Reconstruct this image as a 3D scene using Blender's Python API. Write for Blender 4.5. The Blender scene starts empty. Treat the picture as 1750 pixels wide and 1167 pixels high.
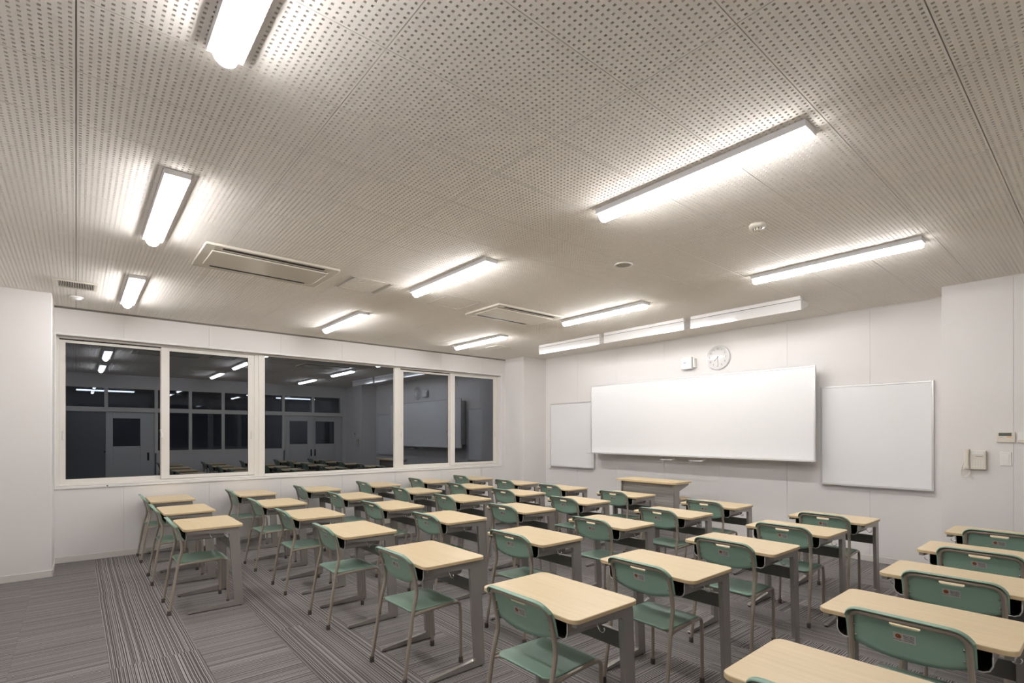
import bpy, bmesh, math, random
from mathutils import Vector, Matrix
random.seed(7)
S = bpy.context.scene
COL = S.collection

# ------------------------------------------------------------------ camera
F_PX = 878.1                      # focal length in pixels of the 1750 px wide photograph
cam_d = bpy.data.cameras.new('camera')
cam = bpy.data.objects.new('camera', cam_d)
COL.objects.link(cam)
cam.location = (0, 0, 1.48)
cam.rotation_euler = (math.pi / 2, 0, math.radians(90 - 40.312))
cam_d.sensor_width = 36
cam_d.lens = F_PX / 1750 * 36
cam_d.shift_y = 157.5 / 1750
cam_d.clip_start = 0.02
S.camera = cam

# ------------------------------------------------------------------ world, exposure
w = bpy.data.worlds.new('night'); S.world = w; w.use_nodes = True
w.node_tree.nodes['Background'].inputs[0].default_value = (0.004, 0.005, 0.008, 1)
w.node_tree.nodes['Background'].inputs[1].default_value = 1.0
S.view_settings.view_transform = 'Standard'
S.view_settings.look = 'None'
S.view_settings.gamma = 1
S.view_settings.use_curve_mapping = False
S.view_settings.exposure = 0.0
LAMP = 58.0          # emission of the ceiling light bars
BOARD_LAMP = 40.0   # emission of the tubes above the whiteboards
HALL_LAMP = 12.0

# ------------------------------------------------------------------ sizes
C = 2.935            # ceiling
WX = -7.80           # window wall
FY = 7.02            # front (whiteboard) wall
PY, PX = 6.55, -1.13 # pier right of the boards
RX = 0.06            # corridor wall
BY = -1.0            # back wall

# ------------------------------------------------------------------ materials
def mat(name, col, rough=.5, metal=0, spec=.5, coat=0, bump=0, bscale=200, var=0, vscale=3):
    m = bpy.data.materials.new(name); m.use_nodes = True
    nt = m.node_tree; b = nt.nodes['Principled BSDF']
    b.inputs['Base Color'].default_value = (*col, 1)
    b.inputs['Roughness'].default_value = rough
    b.inputs['Metallic'].default_value = metal
    b.inputs['Specular IOR Level'].default_value = spec
    b.inputs['Coat Weight'].default_value = coat
    b.inputs['Coat Roughness'].default_value = .08
    tc = nt.nodes.new('ShaderNodeTexCoord')
    if var:
        n = nt.nodes.new('ShaderNodeTexNoise'); n.inputs['Scale'].default_value = vscale
        n.inputs['Detail'].default_value = 4
        nt.links.new(tc.outputs['Object'], n.inputs['Vector'])
        mx = nt.nodes.new('ShaderNodeMix'); mx.data_type = 'RGBA'
        mx.inputs[6].default_value = (*[c * (1 - var) for c in col], 1)
        mx.inputs[7].default_value = (*[min(1, c * (1 + var)) for c in col], 1)
        nt.links.new(n.outputs['Fac'], mx.inputs[0]); nt.links.new(mx.outputs[2], b.inputs['Base Color'])
    if bump:
        n = nt.nodes.new('ShaderNodeTexNoise'); n.inputs['Scale'].default_value = bscale
        nt.links.new(tc.outputs['Object'], n.inputs['Vector'])
        bp = nt.nodes.new('ShaderNodeBump'); bp.inputs['Strength'].default_value = bump
        bp.inputs['Distance'].default_value = .002
        nt.links.new(n.outputs['Fac'], bp.inputs['Height']); nt.links.new(bp.outputs['Normal'], b.inputs['Normal'])
    return m

def emit(name, col, st):
    m = bpy.data.materials.new(name); m.use_nodes = True
    b = m.node_tree.nodes['Principled BSDF']
    b.inputs['Base Color'].default_value = (.85, .85, .85, 1)
    b.inputs['Emission Color'].default_value = (*col, 1)
    b.inputs['Emission Strength'].default_value = st
    return m

M = {}
M['wall'] = mat('painted wall panel', (.77, .742, .722), .55, bump=.05, bscale=60, var=.012)
M['wall_core'] = mat('wall core', (.58, .56, .54), .8)
M['base'] = mat('vinyl baseboard', (.68, .64, .60), .45, var=.02)
M['ceil'] = mat('perforated ceiling board', (.885, .84, .78), .85, var=.015, vscale=.8)
M['ceil_back'] = mat('ceiling backing felt', (.27, .245, .22), .95)
M['frame'] = mat('cream aluminium', (.78, .745, .69), .35, var=.01)
M['seal'] = mat('dark rubber seal', (.03, .03, .03), .6)
M['white_trim'] = mat('white trim', (.82, .80, .785), .4)
M['steel'] = mat('grey painted steel', (.37, .345, .32), .24, metal=.4, spec=.5, var=.04, vscale=12)
M['steel_shaded'] = mat('shaded grey steel panel', (.13, .123, .116), .42, var=.04, vscale=9)  # grey steel, colour darkened for the shade on the modesty panel
M['inner'] = mat('shaded tray inside', (.025, .02, .018), .5)  # shade inside the book tray put into a near-black colour
M['tube'] = mat('beige metallic tube', (.36, .305, .25), .32, metal=.25, var=.03, vscale=15)
M['green'] = mat('green moulded plastic', (.26, .40, .308), .40, bump=.12, bscale=420, var=.03, vscale=8)
M['cap'] = mat('brown rubber foot', (.075, .06, .052), .7)
M['black'] = mat('black plastic', (.012, .012, .012), .45)
M['chrome'] = mat('bright steel', (.75, .75, .75), .2, metal=1)
M['board'] = mat('whiteboard enamel', (.83, .83, .826), .22, coat=.3)
M['alu'] = mat('silver aluminium', (.66, .655, .64), .3, metal=.6)
M['white_plastic'] = mat('white plastic', (.84, .83, .80), .35)
M['cream_plastic'] = mat('cream plastic', (.74, .69, .60), .4)
M['ac'] = mat('warm grey plastic grille', (.78, .725, .63), .25, var=.01)
M['slot'] = mat('dark slot', (.02, .02, .02), .7)
M['lamp_base'] = mat('white lamp body', (.70, .69, .69), .4)
M['gloss_white'] = mat('glossy white reflector', (.78, .765, .755), .12, coat=.6)
M['lamp'] = emit('lit diffuser', (1.0, .985, .985), LAMP)
M['lamp_end'] = emit('lit end cap', (1.0, .975, .95), LAMP * .25)
M['tube_lamp'] = emit('lit tube', (1.0, .985, .97), BOARD_LAMP)
M['hall_lamp'] = emit('lit corridor lamp', (1, 1, 1), HALL_LAMP)
M['lcd'] = mat('grey display', (.10, .115, .10), .15)
M['orange'] = mat('orange button', (.80, .36, .08), .4)
M['grey_key'] = mat('grey key', (.40, .37, .33), .5)
M['door'] = mat('pale grey door', (.66, .65, .64), .45, var=.01)
M['hall_wall'] = mat('corridor wall', (.55, .55, .56), .7)
M['hall_floor'] = mat('corridor floor', (.25, .24, .23), .35)
M['ring'] = mat('white speaker rim', (.82, .80, .76), .4)
M['mesh_grey'] = mat('speaker mesh', (.50, .46, .40), .7, bump=.3, bscale=900)
M['gap_shadow'] = mat('grey-brown painted gap shadow', (.20, .18, .16), .7)  # dark colour stands in for the shadow line at the ceiling edge
M['hatch'] = mat('access panel frame', (.66, .625, .585), .8)

def wood(name, base, dark):
    m = bpy.data.materials.new(name); m.use_nodes = True
    nt = m.node_tree; b = nt.nodes['Principled BSDF']
    tc = nt.nodes.new('ShaderNodeTexCoord'); mp = nt.nodes.new('ShaderNodeMapping')
    oi = nt.nodes.new('ShaderNodeObjectInfo')
    mp.inputs['Scale'].default_value = (2.0, 60, 60)
    nt.links.new(tc.outputs['Object'], mp.inputs['Vector'])
    ml = nt.nodes.new('ShaderNodeMath'); ml.operation = 'MULTIPLY'; ml.inputs[1].default_value = 40
    nt.links.new(oi.outputs['Random'], ml.inputs[0])
    n = nt.nodes.new('ShaderNodeTexNoise'); n.noise_dimensions = '4D'
    n.inputs['Scale'].default_value = 1.0; n.inputs['Detail'].default_value = 6; n.inputs['Roughness'].default_value = .65
    nt.links.new(mp.outputs['Vector'], n.inputs['Vector']); nt.links.new(ml.outputs[0], n.inputs['W'])
    r = nt.nodes.new('ShaderNodeValToRGB')
    r.color_ramp.elements[0].position = .3; r.color_ramp.elements[0].color = (*dark, 1)
    r.color_ramp.elements[1].position = .62; r.color_ramp.elements[1].color = (*base, 1)
    nt.links.new(n.outputs['Fac'], r.inputs['Fac']); nt.links.new(r.outputs['Color'], b.inputs['Base Color'])
    b.inputs['Roughness'].default_value = .36
    return m
M['maple'] = wood('pale maple laminate', (.735, .585, .365), (.665, .515, .305))
M['maple_edge'] = mat('maple edge band', (.62, .475, .28), .45, var=.05, vscale=20)

def glass_dark():
    # night window: what lies behind is black, the pane only mirrors the room (double glazing Fresnel)
    m = bpy.data.materials.new('night window glass'); m.use_nodes = True
    nt = m.node_tree; nt.nodes.clear()
    o = nt.nodes.new('ShaderNodeOutputMaterial'); g = nt.nodes.new('ShaderNodeBsdfGlossy')
    g.inputs['Roughness'].default_value = .0
    fr = nt.nodes.new('ShaderNodeFresnel'); fr.inputs['IOR'].default_value = 2.4
    mx = nt.nodes.new('ShaderNodeMix'); mx.data_type = 'RGBA'
    mx.inputs[6].default_value = (0, 0, 0, 1); mx.inputs[7].default_value = (.88, .96, 1.10, 1)
    nt.links.new(fr.outputs[0], mx.inputs[0]); nt.links.new(mx.outputs[2], g.inputs['Color'])
    nt.links.new(g.outputs[0], o.inputs[0])
    return m
M['night'] = glass_dark()
def glass_clear():
    m = bpy.data.materials.new('clear pane'); m.use_nodes = True
    nt = m.node_tree; nt.nodes.clear()
    o = nt.nodes.new('ShaderNodeOutputMaterial'); g = nt.nodes.new('ShaderNodeBsdfGlossy'); t = nt.nodes.new('ShaderNodeBsdfTransparent')
    g.inputs['Roughness'].default_value = 0; t.inputs['Color'].default_value = (.75, .77, .8, 1)
    mx = nt.nodes.new('ShaderNodeMixShader'); mx.inputs[0].default_value = .12
    nt.links.new(t.outputs[0], mx.inputs[1]); nt.links.new(g.outputs[0], mx.inputs[2]); nt.links.new(mx.outputs[0], o.inputs[0])
    return m
M['clear'] = glass_clear()

def carpet():
    m = bpy.data.materials.new('striped carpet tile'); m.use_nodes = True
    nt = m.node_tree; b = nt.nodes['Principled BSDF']; L = nt.links
    tc = nt.nodes.new('ShaderNodeTexCoord'); sp = nt.nodes.new('ShaderNodeSeparateXYZ'); oi = nt.nodes.new('ShaderNodeObjectInfo')
    L.new(tc.outputs['Object'], sp.inputs[0])
    sc_ = nt.nodes.new('ShaderNodeSeparateColor'); L.new(oi.outputs['Color'], sc_.inputs[0])
    off = nt.nodes.new('ShaderNodeMath'); off.operation = 'MULTIPLY_ADD'; off.inputs[1].default_value = 31
    L.new(sc_.outputs[0], off.inputs[0]); L.new(sp.outputs['Y'], off.inputs[2])
    def noise1(scale, detail=0):
        n = nt.nodes.new('ShaderNodeTexNoise'); n.noise_dimensions = '1D'
        n.inputs['Scale'].default_value = scale; n.inputs['Detail'].default_value = detail
        L.new(off.outputs[0], n.inputs['W']); return n
    a = noise1(165, .6); c = noise1(14)
    r = nt.nodes.new('ShaderNodeValToRGB'); e = r.color_ramp.elements
    e[0].position = .40; e[0].color = (.058, .054, .053, 1)
    e[1].position = .61; e[1].color = (.37, .345, .335, 1)
    x = r.color_ramp.elements.new(.50); x.color = (.16, .150, .147, 1)
    L.new(a.outputs['Fac'], r.inputs['Fac'])
    # fibre mottling
    n2 = nt.nodes.new('ShaderNodeTexNoise'); n2.inputs['Scale'].default_value = 420; n2.inputs['Detail'].default_value = 2
    mp = nt.nodes.new('ShaderNodeMapping'); mp.inputs['Scale'].default_value = (.35, 1, 1)
    L.new(tc.outputs['Object'], mp.inputs[0]); L.new(mp.outputs[0], n2.inputs['Vector'])
    mr = nt.nodes.new('ShaderNodeMapRange'); mr.inputs['To Min'].default_value = .55; mr.inputs['To Max'].default_value = 1.5
    L.new(n2.outputs['Fac'], mr.inputs['Value'])
    mr2 = nt.nodes.new('ShaderNodeMapRange'); mr2.inputs['To Min'].default_value = .85; mr2.inputs['To Max'].default_value = 1.15
    L.new(c.outputs['Fac'], mr2.inputs['Value'])
    mu = nt.nodes.new('ShaderNodeMath'); mu.operation = 'MULTIPLY'; L.new(mr.outputs[0], mu.inputs[0]); L.new(mr2.outputs[0], mu.inputs[1])
    mx = nt.nodes.new('ShaderNodeMix'); mx.data_type = 'RGBA'; mx.blend_type = 'MULTIPLY'; mx.inputs[0].default_value = 1
    L.new(r.outputs['Color'], mx.inputs[6]); L.new(mu.outputs[0], mx.inputs[7])
    L.new(mx.outputs[2], b.inputs['Base Color'])
    b.inputs['Roughness'].default_value = .95; b.inputs['Specular IOR Level'].default_value = .1
    bp = nt.nodes.new('ShaderNodeBump'); bp.inputs['Strength'].default_value = .5; bp.inputs['Distance'].default_value = .003
    L.new(a.outputs['Fac'], bp.inputs['Height']); L.new(bp.outputs['Normal'], b.inputs['Normal'])
    return m
M['carpet'] = carpet()

def sticker_mat():
    m = bpy.data.materials.new('printed sticker'); m.use_nodes = True
    nt = m.node_tree; b = nt.nodes['Principled BSDF']; L = nt.links
    tc = nt.nodes.new('ShaderNodeTexCoord'); sp = nt.nodes.new('ShaderNodeSeparateXYZ'); L.new(tc.outputs['Object'], sp.inputs[0])
    def math_(op, a, b_=None):
        n = nt.nodes.new('ShaderNodeMath'); n.operation = op
        for i, v in enumerate((a, b_)):
            if v is None: continue
            if isinstance(v, (int, float)): n.inputs[i].default_value = v
            else: L.new(v, n.inputs[i])
        return n.outputs[0]
    X, Z = sp.outputs['X'], sp.outputs['Z']
    # round emblem on the left
    dx = math_('ADD', X, .020); dz = math_('ADD', Z, -.004)
    rr = math_('ADD', math_('MULTIPLY', dx, dx), math_('MULTIPLY', dz, dz))
    disc = math_('LESS_THAN', rr, .0105 ** 2)
    # printed lines on the right, and one line under the emblem
    ph = math_('FRACT', math_('MULTIPLY', math_('ADD', Z, .1), 1 / .0058))
    ln = math_('LESS_THAN', ph, .48)
    n = nt.nodes.new('ShaderNodeTexNoise'); n.inputs['Scale'].default_value = 420; n.inputs['Detail'].default_value = 1
    L.new(tc.outputs['Object'], n.inputs['Vector'])
    tx = math_('MULTIPLY', ln, math_('GREATER_THAN', n.outputs['Fac'], .42))
    right = math_('MULTIPLY', math_('GREATER_THAN', X, -.004), math_('LESS_THAN', X, .032))
    inz = math_('LESS_THAN', math_('ABSOLUTE', Z), .0155)
    low = math_('MULTIPLY', math_('LESS_THAN', X, -.008), math_('LESS_THAN', Z, -.0095))
    txt = math_('MULTIPLY', math_('MULTIPLY', tx, inz), math_('MAXIMUM', right, low))
    m1 = nt.nodes.new('ShaderNodeMix'); m1.data_type = 'RGBA'
    m1.inputs[6].default_value = (.46, .44, .41, 1); m1.inputs[7].default_value = (.06, .055, .06, 1); L.new(txt, m1.inputs[0])
    ng = nt.nodes.new('ShaderNodeTexNoise'); ng.inputs['Scale'].default_value = 260; L.new(tc.outputs['Object'], ng.inputs['Vector'])
    em = nt.nodes.new('ShaderNodeValToRGB'); em.color_ramp.elements[0].color = (.05, .012, .008, 1); em.color_ramp.elements[1].color = (.42, .11, .03, 1)
    em.color_ramp.elements[0].position = .4; em.color_ramp.elements[1].position = .56; L.new(ng.outputs['Fac'], em.inputs['Fac'])
    m2 = nt.nodes.new('ShaderNodeMix'); m2.data_type = 'RGBA'; L.new(disc, m2.inputs[0]); L.new(m1.outputs[2], m2.inputs[6]); L.new(em.outputs[0], m2.inputs[7])
    L.new(m2.outputs[2], b.inputs['Base Color']); b.inputs['Roughness'].default_value = .4
    return m
M['sticker'] = sticker_mat()

def lined_panel():
    m = mat('grey lectern panel with fine horizontal grain', (.36, .335, .31), .5)
    nt = m.node_tree; b = nt.nodes['Principled BSDF']
    tc = nt.nodes.new('ShaderNodeTexCoord'); mp = nt.nodes.new('ShaderNodeMapping'); mp.inputs['Scale'].default_value = (.6, 1, 45)
    n = nt.nodes.new('ShaderNodeTexNoise'); n.inputs['Scale'].default_value = 2.0; n.inputs['Detail'].default_value = 4
    nt.links.new(tc.outputs['Object'], mp.inputs[0]); nt.links.new(mp.outputs[0], n.inputs['Vector'])
    r = nt.nodes.new('ShaderNodeValToRGB'); r.color_ramp.elements[0].color = (.27, .25, .23, 1); r.color_ramp.elements[1].color = (.42, .395, .365, 1)
    r.color_ramp.elements[0].position = .35; r.color_ramp.elements[1].position = .65
    nt.links.new(n.outputs['Fac'], r.inputs['Fac']); nt.links.new(r.outputs[0], b.inputs['Base Color'])
    return m
M['lectern'] = lined_panel()

# ------------------------------------------------------------------ mesh builder
class MB:
    def __init__(s): s.v = []; s.f = []; s.sm = []; s.mi = []
    def add(s, vs, fs, smooth=False, mi=0):
        o = len(s.v); s.v += [tuple(p) for p in vs]
        for f in fs:
            s.f.append([i + o for i in f]); s.sm.append(smooth); s.mi.append(mi)
        return s
    def box(s, x0, x1, y0, y1, z0, z1, mi=0):
        vs = [(x, y, z) for x in (x0, x1) for y in (y0, y1) for z in (z0, z1)]
        return s.add(vs, [(0, 1, 3, 2), (4, 6, 7, 5), (0, 4, 5, 1), (2, 3, 7, 6), (0, 2, 6, 4), (1, 5, 7, 3)], mi=mi)
    def bbox(s, x0, x1, y0, y1, z0, z1, b=.004, seg=2, mi=0):
        bm = bmesh.new(); bmesh.ops.create_cube(bm, size=1)
        for v in bm.verts:
            v.co = Vector(((x0 + x1) / 2 + v.co.x * (x1 - x0), (y0 + y1) / 2 + v.co.y * (y1 - y0), (z0 + z1) / 2 + v.co.z * (z1 - z0)))
        bmesh.ops.bevel(bm, geom=bm.edges[:], offset=b, segments=seg, affect='EDGES', profile=.5)
        bm.verts.index_update()
        s.add([v.co for v in bm.verts], [[v.index for v in f.verts] for f in bm.faces], mi=mi); bm.free(); return s
    def prism(s, pts, a0, a1, axis='x', smooth=False, mi=0, cap_mi=None):
        def P(p, a):
            return {'x': (a, p[0], p[1]), 'y': (p[0], a, p[1]), 'z': (p[0], p[1], a)}[axis]
        n = len(pts)
        s.add([P(p, a0) for p in pts] + [P(p, a1) for p in pts], [(i, (i + 1) % n, n + (i + 1) % n, n + i) for i in range(n)], smooth, mi)
        cm = mi if cap_mi is None else cap_mi
        s.add([P(p, a0) for p in pts], [list(range(n))[::-1]], mi=cm); s.add([P(p, a1) for p in pts], [list(range(n))], mi=cm)
        return s
    def tube(s, path, r, n=10, caps=True, smooth=4, mi=0):
        P = [Vector(p) for p in path]
        if smooth > 1 and len(P) > 2:
            Q = []
            for i in range(len(P) - 1):
                p0, p1, p2, p3 = P[max(i - 1, 0)], P[i], P[i + 1], P[min(i + 2, len(P) - 1)]
                for k in range(smooth):
                    t = k / smooth
                    Q.append(.5 * ((2 * p1) + (p2 - p0) * t + (2 * p0 - 5 * p1 + 4 * p2 - p3) * t * t + (3 * p1 - p0 - 3 * p2 + p3) * t ** 3))
            Q.append(P[-1]); P = Q
        up = None; vs = []
        for i, p in enumerate(P):
            t = (P[min(i + 1, len(P) - 1)] - P[max(i - 1, 0)]).normalized()
            if up is None:
                up = t.orthogonal().normalized()
            up = (up - t * up.dot(t)).normalized(); sd = t.cross(up)
            for k in range(n):
                a = 2 * math.pi * k / n
                vs.append(p + r * (math.cos(a) * up + math.sin(a) * sd))
        fs = [(i * n + k, i * n + (k + 1) % n, (i + 1) * n + (k + 1) % n, (i + 1) * n + k) for i in range(len(P) - 1) for k in range(n)]
        s.add(vs, fs, True, mi)
        if caps:
            s.add(vs[:n], [list(range(n))[::-1]], mi=mi); s.add(vs[-n:], [list(range(n))], mi=mi)
        return s
    def lathe(s, prof, c, axis='z', n=24, smooth=True, mi=0):
        vs = []
        for r, h in prof:
            for k in range(n):
                a = 2 * math.pi * k / n; u, v = r * math.cos(a), r * math.sin(a)
                vs.append({'z': (c[0] + u, c[1] + v, c[2] + h), 'y': (c[0] + u, c[1] + h, c[2] + v), 'x': (c[0] + h, c[1] + u, c[2] + v)}[axis])
        fs = [(i * n + k, i * n + (k + 1) % n, (i + 1) * n + (k + 1) % n, (i + 1) * n + k) for i in range(len(prof) - 1) for k in range(n)]
        s.add(vs, fs, smooth, mi)
        if prof[0][0] > 1e-6: s.add(vs[:n], [list(range(n))[::-1]], mi=mi)
        if prof[-1][0] > 1e-6: s.add(vs[-n:], [list(range(n))], mi=mi)
        return s
    def mesh(s, name, mats):
        me = bpy.data.meshes.new(name); me.from_pydata(s.v, [], s.f)
        if not isinstance(mats, (list, tuple)): mats = [mats]
        for m_ in mats: me.materials.append(M[m_])
        me.polygons.foreach_set('use_smooth', s.sm); me.polygons.foreach_set('material_index', s.mi)
        bm = bmesh.new(); bm.from_mesh(me); bmesh.ops.remove_doubles(bm, verts=bm.verts, dist=1e-6)
        bmesh.ops.recalc_face_normals(bm, faces=bm.faces); bm.to_mesh(me); bm.free()
        me.update(); return me
    def build(s, name, mats, parent=None, **kw):
        return obj(name, s.mesh(name, mats), parent, **kw)

def obj(name, data, parent=None, loc=None, rotz=0):
    o = bpy.data.objects.new(name, data); COL.objects.link(o)
    if parent is not None: o.parent = parent
    if loc: o.location = loc
    if rotz: o.rotation_euler = (0, 0, rotz)
    return o
def tag(o, label, cat, group=None, kind=None):
    o['label'] = label; o['category'] = cat
    if group: o['group'] = group
    if kind: o['kind'] = kind
    return o
def thing(name, label, cat, loc=(0, 0, 0), rotz=0, group=None):
    return tag(obj(name, None, None, loc, rotz), label, cat, group)
def struct(o, label, cat): return tag(o, label, cat, kind='structure')
def dup(root, loc, rotz):
    r = root.copy(); COL.objects.link(r); r.location = loc; r.rotation_euler = (0, 0, rotz)
    for ch in list(root.children):
        c = ch.copy(); COL.objects.link(c); c.parent = r
        for g in list(ch.children):
            d = g.copy(); COL.objects.link(d); d.parent = c
    return r
def rrect(hx, hy, r, n=6, cx=0, cy=0):
    pts = []
    for sx, sy, a0 in ((1, 1, 0), (-1, 1, 90), (-1, -1, 180), (1, -1, 270)):
        for k in range(n + 1):
            a = math.radians(a0 + 90 * k / n)
            pts.append((cx + sx * (hx - r) + r * math.cos(a), cy + sy * (hy - r) + r * math.sin(a)))
    return pts

# ================================================================== SETTING
# floor: slab and carpet tiles laid quarter-turned row by row
floor = struct(MB().box(WX - .25, RX + .2, BY - .2, FY + .2, -.2, -.006).build('floor', 'wall_core'), 'grey striped carpet tile floor of the classroom', 'floor')
T = .48; ty0 = .16
tile_cache = {}
def tile_mesh(w, d):
    k = (round(w, 4), round(d, 4))
    if k not in tile_cache:
        tile_cache[k] = MB().box(-w / 2 + .0004, w / 2 - .0004, -d / 2 + .0004, d / 2 - .0004, -.006, 0).mesh('carpet_tile', 'carpet')
    return tile_cache[k]
j = math.floor((BY - ty0) / T)
while ty0 + j * T < FY:
    y0, y1 = max(BY, ty0 + j * T), min(FY, ty0 + (j + 1) * T)
    xoff = -7.93
    i = 0
    while xoff + i * T < RX:
        x0, x1 = max(WX, xoff + i * T), min(RX, xoff + (i + 1) * T)
        if x1 - x0 > .01 and y1 - y0 > .01:
            along_x = (j % 2 == 0 and j >= 0)
            w_, d_ = x1 - x0, y1 - y0
            if along_x: o = obj('carpet_tile', tile_mesh(w_, d_), floor, ((x0 + x1) / 2, (y0 + y1) / 2, 0))
            else: o = obj('carpet_tile', tile_mesh(d_, w_), floor, ((x0 + x1) / 2, (y0 + y1) / 2, 0), math.pi / 2)
            o.color = (((j * 7 + 3) % 11) / 11 + (.37 if i > 7 else 0) + (.19 if i > 12 else 0) + .00003 * ((i * 5) % 7) if along_x else ((i * 7 + j * 3) % 13) / 13, 0, 0, 1)
        i += 1
    j += 1

# ceiling: backing and perforated boards with real holes
ceiling = struct(MB().box(WX - .25, RX + .2, BY - .2, FY + .2, C + .0105, C + .12).build('ceiling', 'ceil_back'), 'perforated square-hole ceiling boards', 'ceiling')
PXW, PYW = .4564, .894
NX, NY = 17, 33
def board_mesh(w0, w1, d0, d1):
    g = .002
    def cuts(n, W, a, b):
        pit = (W - .032) / (n - 1); out = [a + g]; hol = []
        for i in range(n):
            c = .016 + i * pit
            if c - .0052 > a + g + .002 and c + .0052 < b - g - .002:
                hol.append(len(out)); out += [c - .0052, c + .0052]
        out.append(b - g); return out, set(hol)
    xs, hx = cuts(NX, PXW, w0, w1); ys, hy = cuts(NY, PYW, d0, d1)
    nx, ny = len(xs), len(ys); vs = [(x, y, 0) for x in xs for y in ys]; fs = []
    top = {}
    def tp(i, j):
        if (i, j) not in top: top[i, j] = len(vs); vs.append((xs[i], ys[j], .009))
        return top[i, j]
    for i in range(nx - 1):
        for j in range(ny - 1):
            a, b, c, d = i * ny + j, i * ny + j + 1, (i + 1) * ny + j + 1, (i + 1) * ny + j
            if i in hx and j in hy:
                A, B, Cc, D = tp(i, j), tp(i, j + 1), tp(i + 1, j + 1), tp(i + 1, j)
                fs += [(a, A, B, b), (b, B, Cc, c), (c, Cc, D, d), (d, D, A, a)]
            else: fs.append((a, b, c, d))
    A, B, Cc, D = tp(0, 0), tp(0, ny - 1), tp(nx - 1, ny - 1), tp(nx - 1, 0)
    a, b, c, d = 0, ny - 1, (nx - 1) * ny + ny - 1, (nx - 1) * ny
    fs += [[A, a] + list(range(1, ny)) + [B], [B, b] + [i * ny + ny - 1 for i in range(1, nx)] + [Cc],
           [Cc, c] + [(nx - 1) * ny + j for j in range(ny - 2, -1, -1)] + [D], [D, d] + [i * ny for i in range(nx - 2, -1, -1)] + [A]]
    me = bpy.data.meshes.new('ceiling_board'); me.from_pydata(vs, [], fs); me.materials.append(M['ceil']); me.update()
    return me
bcache = {}
ix0 = math.floor((WX + 2.702) / PXW); iy0 = math.floor(BY / PYW)
for i in range(ix0, 8):
    for j in range(iy0, 9):
        X0, Y0 = -2.702 + i * PXW, j * PYW
        w0, w1 = max(0, WX - X0), min(PXW, RX - X0); d0, d1 = max(0, BY - Y0), min(PYW, FY - Y0)
        if w1 - w0 < .02 or d1 - d0 < .02: continue
        k = (round(w0, 4), round(w1, 4), round(d0, 4), round(d1, 4))
        if k not in bcache: bcache[k] = board_mesh(*k)
        obj('ceiling_board', bcache[k], ceiling, (X0, Y0, C))

# walls -------------------------------------------------------------
def panels(parent, axis, face, inward, a0, a1, z0, z1, seams, th=.006, gap=.0016):
    """cladding panels on a wall; axis = running axis, face = finished face, inward = +1/-1 side the core lies on"""
    cs = [a0] + sorted(s for s in seams if a0 + .02 < s < a1 - .02) + [a1]
    for p, q in zip(cs, cs[1:]):
        p2, q2 = p + (gap / 2 if p != a0 else 0), q - (gap / 2 if q != a1 else 0)
        f0, f1 = sorted((face, face + inward * th))
        m_ = MB()
        if axis == 'y': m_.bbox(f0, f1, p2, q2, z0, z1, .0012, 1)
        else: m_.bbox(p2, q2, f0, f1, z0, z1, .0012, 1)
        m_.build('wall_panel', 'wall', parent)
t = .006
# window wall
OY0, OY1, OZ0, OZ1 = -.178, 6.335, .868, 2.612
mb = MB()
mb.box(WX - .25, WX - t, BY, FY, 0, OZ0).box(WX - .25, WX - t, BY, FY, OZ1, C).box(WX - .25, WX - t, BY, OY0, OZ0, OZ1).box(WX - .25, WX - t, OY1, FY, OZ0, OZ1)
wall_left = struct(mb.build('wall_left', 'wall'), 'white panelled window wall on the left', 'wall')
ysm = [.44 + .905 * k for k in range(-2, 9)]
panels(wall_left, 'y', WX, -1, -.19, 6.44, 0.0, OZ0 - .0, ysm)
panels(wall_left, 'y', WX, -1, -.19, 6.44, OZ1, C, ysm)
panels(wall_left, 'y', WX, -1, -.19, OY0, OZ0, OZ1, [])
panels(wall_left, 'y', WX, -1, OY1, 6.44, OZ0, OZ1, [])
# left back pier, far corner column, pier beside the boards
o = struct(MB().bbox(WX - .1, -7.13, BY, -.19, 0, C, .006, 2).build('wall_left_pier', 'wall'), 'plain white pier projecting at the far left edge', 'wall')
o = struct(MB().bbox(WX - .1, -7.25, 6.44, FY + .1, 0, C, .006, 2).build('wall_corner_column', 'wall'), 'white corner column between windows and whiteboard wall', 'wall')
wall_front = struct(MB().box(WX - .25, RX + .2, FY + t, FY + .2, 0, C).build('wall_front', 'wall_core'), 'white panelled wall carrying the whiteboards', 'wall')
panels(wall_front, 'x', FY, 1, -7.25, PX, 0, C, [-1.857 - .912 * k for k in range(0, 7)])
pier = struct(MB().box(PX + t, RX + .2, PY + t, FY, 0, C).build('wall_front_pier', 'wall_core'), 'white pier with telephone right of the boards', 'wall')
panels(pier, 'x', PY, 1, PX, RX + .1, 0, C, [-.617])
MB().box(PX, PX + t, PY + t, FY, 0, C).build('wall_panel', 'wall', pier)
wall_back = struct(MB().box(WX - .25, RX + .2, BY - .2, BY, 0, C).build('wall_back', 'wall'), 'plain white wall behind the camera', 'wall')

# baseboards
def baseb(name, label, *boxes):
    m_ = MB()
    for b in boxes: m_.bbox(*b, 0, .072, .003, 1)
    return struct(m_.build(name, 'base'), label, 'baseboard')
baseb('baseboard_left', 'pale baseboard along the window wall', (WX, WX + .009, -.19, 6.44))
baseb('baseboard_pier', 'pale baseboard around the left pier', (-7.13, -7.121, BY, -.181), (WX + .009, -7.121, -.19, -.181))
baseb('baseboard_column', 'pale baseboard around the corner column', (-7.25, -7.241, 6.431, FY), (WX + .009, -7.241, 6.431, 6.44))
baseb('baseboard_front', 'pale baseboard under the whiteboards', (-7.241, PX - .001, FY - .009, FY))
baseb('baseboard_front_pier', 'pale baseboard under the wall telephone', (PX, RX, PY - .009, PY))
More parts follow.
